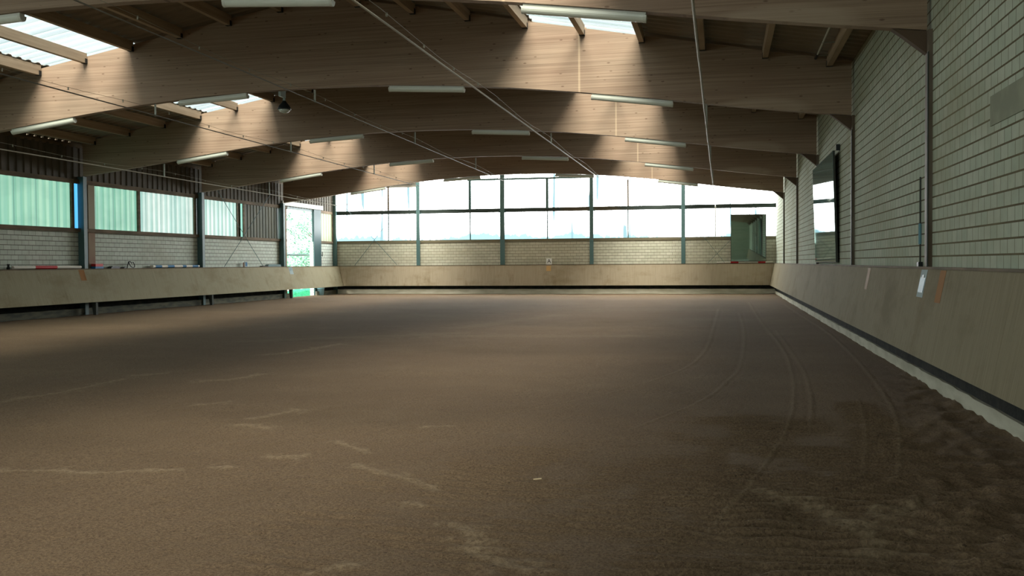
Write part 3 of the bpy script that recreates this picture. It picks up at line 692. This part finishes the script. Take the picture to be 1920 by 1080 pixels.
pipe(-9.20, 5.50, 5.08, 2, 43.6, 'suspended thin pipe along the ridge, passing beside the round black lamp', [(21.2, 5.66), (28.74, 5.66), (36.28, 5.66)], r=.014, pm_=PIPE_D)
pipe(-13.30, 5.28, 5.08, 2, 50.3, 'suspended dark thin pipe crossing the left skylights', [(21.2, 5.5), (28.74, 5.5), (36.28, 5.5)], r=.014, pm_=PIPE_D)
pipe(-17.75, 4.66, 4.34, 2, 43.8, 'suspended grey pipe running low along the left windows', [(28.74, 4.93), (36.28, 4.93)])
pipe(-.315, 4.52, 4.44, 2, 50.3, 'suspended grey pipe on the right side, bending down at the far windows', [(21.2, 4.98), (28.74, 4.98), (36.28, 4.98)], drop=2.9, wz=.06)
# ------------------------------------------------------------------ pendant lamp
lx, ly = -10.12, YB[1] + .42
e = empty('pendant_lamp', (lx, ly, 5.25), 'round black bell-shaped lamp hanging between the second and third beams', 'lamp')
mb = MB().lathe([(.0, .17), (.04, .17), (.06, .13), (.12, .06), (.155, -.01), (.16, -.04), (.15, -.04), (.11, .05), (.0, .12)], (lx, ly, 5.33)); mb.build('shade', BLACK, e, True)
mb = MB().lathe([(.0, -.125), (.06, -.115), (.11, -.085), (.147, -.035), (.0, -.03)], (lx, ly, 5.33)); mb.build('glass_bowl', GLASSY, e, True)
mb = MB().tube((lx, ly, 5.49), (lx, ly, 5.58), .03, 12); mb.box((lx - .03, YB[1] + BT - .005, 5.57), (lx + .03, ly + .03, 5.75)); mb.build('mount', GREYP, e)

# ------------------------------------------------------------------ mirrors
def wall_mirror(label, P, th_dir, name='wall_mirror'):
    """P: four corners of the glass (BL, BR, TR, TL)"""
    c = sum((Vector(p) for p in P), Vector()) / 4; e = empty(name, c, label, 'mirror'); gm = MIRR if th_dir[0] else MIRR2
    a, b, c_, d = [Vector(p) for p in P]; n = Vector(th_dir)
    MB().add([a, b, c_, d, a + n*.006, b + n*.006, c_ + n*.006, d + n*.006], [(0,1,2,3),(7,6,5,4),(0,4,5,1),(1,5,6,2),(2,6,7,3),(3,7,4,0)]).build('glass', gm, e)
    cc = (a + b + c_ + d) / 4; fr = MB()
    out = [p + (p - cc).normalized() * .03 + n * .008 for p in (a, b, c_, d)]; back = [p + n * .045 for p in out]
    fr.add(out + back, [(0,1,2,3),(7,6,5,4),(0,4,5,1),(1,5,6,2),(2,6,7,3),(3,7,4,0)]); fr.build('backing_frame', STEEL_D, e)
    return e
wall_mirror('tall tilted mirror leaning off the right block wall, reflecting windows', [(2.565, 28.5, 1.60), (2.575, 23.60, 1.60), (2.495, 23.60, 4.15), (2.485, 28.5, 4.15)], (1, 0, 0))
my = YE - .22
wall_mirror('upright mirror in front of the far windows near right corner', [(.46, my + .034, 1.66), (2.16, my + .026, 1.66), (2.16, my + .0, 3.96), (.46, my + .008, 3.98)], (0, 1, 0))
e = empty('mirror_bracket', (2.6, 23.75, 4.2), 'small dark hook at top near corner of the tall wall mirror', 'bracket'); MB().box((2.57, 23.52, 4.16), (2.655, 23.56, 4.30)).build('hook', BLACK, e)

# ------------------------------------------------------------------ things on the ledges
def jump_pole(p, q, r, bands, mt, label, group=None, base=POLEW):
    e = empty('jump_pole', p, label, 'pole', group); p, q = Vector(p), Vector(q)
    MB().tube(p, q, r, 14).build('pole_body', base, e)
    for a, b in bands: MB().tube(p.lerp(q, a), p.lerp(q, b), r * 1.03, 14).build('painted_band', mt, e)
LZ = 1.538
jump_pole((XLW + .11, 25.55, LZ + .055), (XLW + .11, 28.52, LZ + .055), .05, [(.30, .62)], RED, 'white pole with red band on the left ledge, rear one against the wall')
jump_pole((XLW + .23, 25.35, LZ + .055), (XLW + .23, 28.50, LZ + .055), .05, [(.30, .62)], RED, 'white pole with red band on the left ledge, front one of the pair')
e = empty('pole_cup', (XLW + .17, 25.25, LZ), 'small dark holder at the near end of the red and white poles', 'holder'); MB().lathe([(.05, 0), (.055, .04), (.03, .1), (.045, .16), (0, .16)], (XLW + .17, 25.24, LZ)).build('cup', BLACK, e)
jump_pole((XLW + .11, 32.75, LZ + .055), (XLW + .11, 36.05, LZ + .055), .05, [(.02, .17), (.28, .42), (.60, .68), (.80, .92)], BLUEP, 'white pole with blue bands on the left ledge, rear one against the wall')
jump_pole((XLW + .23, 32.65, LZ + .055), (XLW + .23, 35.95, LZ + .055), .05, [(.05, .18), (.30, .44), (.62, .70), (.84, .97)], BLUEP, 'white pole with blue bands on the left ledge, front one of the pair')
jump_pole((-.25, YE - .03, LZ + .045), (2.5, YE - .03, LZ + .045), .042, [(.25, .39), (.74, .87)], RED, 'white pole with two red bands lying below the far corner mirror')
def blob(name, parts, label, cat, mt):
    e = empty(name, parts[0][1][0], label, cat)
    for pn, (a, b), m_ in parts: MB().box(a, b).build(pn, m_ or mt, e)
x0 = XLW
def wedge(name, part, x, y0, y1, h, label, cat, m_):
    e = empty(name, (x, y0, LZ), label, cat); MB().prism([(y0, LZ), (y1, LZ), (y1 - .05, LZ + h), (y0 + .12, LZ + h), (y0 + .02, LZ + h * .6)], 'x', x, x + .16).build(part, m_, e); return e
wedge('brush_block', 'brush_body', x0 + .08, 30.15, 30.65, .08, 'flat dark brush lying on the left ledge right of reddish post', 'brush', BLACK)
wedge('rubber_block', 'block_body', x0 + .10, 30.85, 31.0, .05, 'small black rubber lump on left ledge beside the looped strap', 'block', BLACK)
e = empty('strap', (x0 + .15, 31.4, LZ), 'black looped strap standing up on the left ledge', 'strap'); mb = MB(); pts = []
for i in range(19):
    t = i / 18 * 2.2 * math.pi; pts.append((x0 + .15, 31.55 + .14 * math.sin(t) - .012 * i * .6, LZ + .13 + .11 * math.cos(t + .6)))
for a, b in zip(pts, pts[1:]): mb.tube(a, b, .016, 6)
mb.tube((x0 + .15, 31.2, LZ), (x0 + .15, 31.3, LZ + .24), .015, 6); mb.build('strap_loop', BLACK, e)
for (y, side) in ((29.25, 0),):
    e = empty('storage_box', (x0 + .15, y, LZ), 'low dark blue box with red lid at foot of the reddish post', 'box'); MB().box((x0 + .08, y, LZ), (x0 + .26, y + .45, LZ + .07)).build('box_body', BLUEP, e); MB().box((x0 + .08, y + .02, LZ + .07), (x0 + .25, y + .43, LZ + .16)).build('lid', RED, e)
e = empty('letter_plate', (x0 + .2, 40.0, LZ), 'small white and blue plate leaning on ledge before dark shutters', 'sign'); MB().prism([(39.88, LZ), (40.12, LZ), (40.12, LZ + .24), (39.88, LZ + .24)], 'x', x0 + .2, x0 + .22).build('plate', PLATE, e); MB().box((x0 + .22, 39.95, LZ + .04), (x0 + .226, 40.09, LZ + .20)).build('blue_mark', BLUEP, e); MB().box((x0 + .17, 39.80, LZ), (x0 + .2, 39.87, LZ + .2)).build('stand', RUST, e)
wedge('plank', 'plank_body', x0 + .08, 42.1, 43.5, .11, 'dark blue-grey plank lying on ledge beside the last left column', 'plank', STEEL)
wedge('brush_block', 'brush_body', x0 + .16, 41.4, 42.0, .045, 'flat black item on the ledge next to the blue-grey plank', 'brush', BLACK)

# ------------------------------------------------------------------ arena letters and paint marks
def text_mesh(ch, size):
    cu = D.curves.new('glyph', 'FONT'); cu.body = ch; cu.size = size; cu.extrude = .002; cu.align_x = 'CENTER'; cu.align_y = 'CENTER'
    ob = D.objects.new('glyph', cu); COL.objects.link(ob); dg = bpy.context.evaluated_depsgraph_get(); me = D.meshes.new_from_object(ob.evaluated_get(dg)); D.objects.remove(ob); return me
e = empty('arena_letter_sign', (-8.87, YE - .08, 1.54), 'white sign with black letter standing on the far kickboard', 'sign')
MB().box((-9.02, YE - .085, LZ + .001), (-8.72, YE - .07, LZ + .33)).build('plate', POLEB, e)
me = text_mesh('A', .30); me.materials.append(BLACK); o = D.objects.new('letter', me); COL.objects.link(o); o.parent = e; o.location = Vector((-8.87, YE - .088, LZ + .165)) - e.location; o.rotation_euler = (math.pi / 2, 0, 0)
kn = lambda z: YE - .33 + (z - .44) / 1.07 * .18     # face of the far board
def mark_far(x0, x1, z0, z1, name, label, m_):
    e = empty(name, (x0, kn(z0), z0), label, 'marking'); MB().add([(x0, kn(z0) - .003, z0), (x1, kn(z0) - .003, z0), (x1, kn(z1) - .003, z1), (x0, kn(z1) - .003, z1), (x0, kn(z0) - .0005, z0), (x1, kn(z0) - .0005, z0), (x1, kn(z1) - .0005, z1), (x0, kn(z1) - .0005, z1)], [(0,1,2,3),(7,6,5,4),(0,4,5,1),(1,5,6,2),(2,6,7,3),(3,7,4,0)]).build('stripe', m_, e)
mark_far(-9.0, -8.76, 1.20, 1.47, 'orange_marker', 'orange painted square on the far board below the letter sign', ORANGE_B)
def mark_side(side, y0, y1, z0, z1, m_, parent, nm, lift=.003, z=None):
    if side > 0: fx = lambda z: 2.335 + (z - .43) / 1.08 * .21 - lift; gx = lambda z: fx(z) + lift - .0005
    else: fx = lambda z: XL + .42 - (z - .43) / 1.08 * .34 + lift; gx = lambda z: fx(z) - lift + .0005
    V = [(fx(z0), y0, z0), (fx(z0), y1, z0), (fx(z1), y1, z1), (fx(z1), y0, z1)] + [(gx(z0), y0, z0), (gx(z0), y1, z0), (gx(z1), y1, z1), (gx(z1), y0, z1)]
    return MB().add(V, [(0,1,2,3),(7,6,5,4),(0,4,5,1),(1,5,6,2),(2,6,7,3),(3,7,4,0)]).build(nm, m_, parent)
e = empty('arena_letter_sign', (2.5, 13.35, 1.15), 'narrow white and pale blue sign on the right kickboard', 'sign')
mark_side(1, 13.12, 13.50, 1.15, 1.50, PLATE, e, 'plate'); mark_side(1, 13.16, 13.46, 1.21, 1.40, PLATEB, e, 'blue_field', .006); mark_side(1, 13.25, 13.38, 1.39, 1.435, STEEL, e, 'dark_mark', .008)
e = empty('orange_marker', (2.5, 12.2, 1.15), 'orange painted stripe on the right kickboard beside the white sign', 'marking'); mark_side(1, 12.08, 12.38, 1.12, 1.50, ORANGE, e, 'stripe')
e = empty('orange_marker', (2.5, 18.2, 1.15), 'faint orange stripe farther along the right kickboard', 'marking'); mark_side(1, 17.9, 18.2, 1.12, 1.49, mat('faded_orange', (.33, .215, .125), .7), e, 'stripe')
e = empty('orange_marker', (XL, 28.4, 1.2), 'orange painted stripe on left kickboard below the narrow blue pane', 'marking'); mark_side(-1, 28.2, 28.48, 1.15, 1.50, ORANGE, e, 'stripe')
e = empty('arena_letter_sign', (XL, 43.9, 1.2), 'small white sign on left kickboard beside the doorway', 'sign'); mark_side(-1, 44.0, 44.40, 1.16, 1.54, PLATE, e, 'plate')
me = text_mesh('O', .26); me.materials.append(PLATEB); o = D.objects.new('letter', me); COL.objects.link(o); o.parent = e; o.location = Vector((XL + .42 - (1.35 - .43) / 1.08 * .34 + .012, 44.2, 1.35)) - e.location; o.rotation_euler = (math.pi / 2 - .0, -.3, math.pi / 2)
# conduit beside the nearest right column
e = empty('cable_conduit', (2.63, 14.15, 1.54), 'thin conduit with white and blue sleeve beside the nearest right column', 'conduit')
MB().tube((2.635, 14.12, 1.60), (2.635, 14.12, 2.75), .012, 8).build('tube', STEEL_D, e); MB().tube((2.632, 14.12, 1.84), (2.632, 14.12, 2.12), .02, 8).build('sleeve', PLATEB, e); MB().box((2.60, 14.05, LZ), (2.655, 14.17, 1.60)).build('socket_box', BLACK, e)
# white rod along a purlin, upper right
e = empty('white_rod', (1.85, 18, 5.7), 'thin white rod fixed along the roof near the right wall', 'rod'); zz = lambda x: zroof(x) - .26
mb = MB().tube((1.90, 17.9, 5.82), (1.90, 21.0, 5.80), .018, 8); mb.build('rod', WHITE, e); MB().tube((1.90, 20.7, 5.80), (1.90, 21.1, 5.80), .028, 8).build('end_fitting', BLACK, e)
for y in (18.3, 19.6, 20.8): MB().box((1.885, y, 5.79), (2.125, y + .03, 5.81)).build('clip', ZINC, e)
e = empty('straw_piece', (-1.37, 7.08, .01), 'small pale straw lying on the sand in the middle foreground', 'straw'); MB().tube((-1.372, 7.08, .012), (-1.315, 7.10, .016), .006, 6).build('stalk', mat('straw', (.65, .55, .35), .8), e)
# pale blue bucket behind the left board
e = empty('bucket', (XLW + .35, 48.3, 0), 'pale blue plastic bucket on the ground behind the left board by the door', 'bucket')
MB().lathe([(0, .01), (.15, .01), (.2, .36), (.215, .36), (.215, .385), (.19, .385), (.14, .03), (0, .03)], (XLW + .25, 48.15, .0)).build('pail', mat('pale_blue_plastic', (.35, .66, .82), .5), e, True)

# ------------------------------------------------------------------ outside the doorway
o = MB().box((-90, 20, -.25), (XLW - .2, 150, -.06)).build('yard_ground', GRAVEL); tag(o, 'pale bright gravel yard outside the doorway', 'ground', kind='structure')
def grass():
    mb = MB(); r = random.Random(5)
    n = 26; vs = []; fs = []
    for i in range(n + 1):
        y = 44 + 8.5 * i / n; hh = .02 + .30 * max(0, min(1, (y - 46.0) / 2.4)) + r.uniform(-.02, .02)
        for (x, z) in ((-21.45, -.06), (-21.75, hh * .7), (-22.3, hh), (-22.9, hh * .6), (-23.3, -.06)): vs.append((x, y, z))
    for i in range(n):
        for j in range(4): a = 5 * i + j; fs.append((a, a + 1, a + 6, a + 5))
    mb.add(vs, fs)
    for _ in range(900):
        x, y = r.uniform(-22.9, -21.6), r.uniform(44.3, 52); b = .02 + .30 * max(0, min(1, (y - 46.0) / 2.4)); b *= .6
        a = r.uniform(0, 6.28); w = .012; hh = r.uniform(.05, .12); dx, dy = w * math.cos(a), w * math.sin(a)
        mb.add([(x - dx, y - dy, b), (x + dx, y + dy, b), (x + r.uniform(-.04, .04), y + r.uniform(-.04, .04), b + hh)], [(0, 1, 2)])
    o = mb.build('grass_verge', GRASS); tag(o, 'bright green grass bank outside, seen under the board at the doorway', 'grass', kind='stuff')
grass()
e = empty('fence_rail', (-22.0, 49, 0), 'thin horizontal rail across the doorway opening outside', 'rail'); mb = MB().tube((-21.4, 43.5, 2.13), (-21.4, 51.5, 2.13), .06, 8); mb.build('rail', STEEL, e)
for y in (43.6, 51.4): MB().tube((-21.4, y, -.06), (-21.4, y, 2.2), .035, 8).build('post', STEEL, e)
def tree():
    e = empty('tree', (-28, 62, 0), 'leafy green tree outside, seen through the open doorway', 'tree'); r = random.Random(11)
    tk = MB(); tk.tube((-28.6, 66, -.1), (-28.4, 66, 3), .22, 12, .15); tk.tube((-28.4, 66, 3), (-28.0, 65, 8.5), .15, 10, .04)
    br = [((-28.4, 66, 3), (-27.2, 60.0, 4.2)), ((-28.3, 66, 4.2), (-27, 61, 6)), ((-28.2, 66, 2.6), (-26.8, 61.5, 2.6)), ((-28.4, 66, 4), (-30, 68, 6)), ((-28.2, 65.6, 5.5), (-27.0, 62.5, 7.8)), ((-28.4, 66, 3.2), (-29.5, 64, 5)), ((-28.4, 66, 2.2), (-27.5, 62, 1.6))]
    for a, b in br: tk.tube(a, b, .07, 8, .015)
    tk.build('trunk', mat('bark', (.05, .045, .035), .9), e)
    lf = MB()
    for _ in range(230):
        y = 60 + r.gauss(0, 1.3); c = Vector((-.452 * y + r.uniform(-1.5, 1.5), y, r.choice([r.uniform(1.0, 2.6), r.uniform(1.0, 5.6)])))
        for _ in range(r.randrange(7, 22)):
            p = c + Vector((r.gauss(0, .16), r.gauss(0, .16), r.gauss(0, .16))); d = Vector((r.gauss(0, 1), r.gauss(0, 1), r.gauss(0, .6))).normalized(); s = d.orthogonal().normalized() * r.uniform(.03, .055); d = d * r.uniform(.07, .12)
            lf.add([p - d, p - s, p + d, p + s], [(0, 1, 2, 3)])
    lf.build('foliage', LEAF, e)
tree()
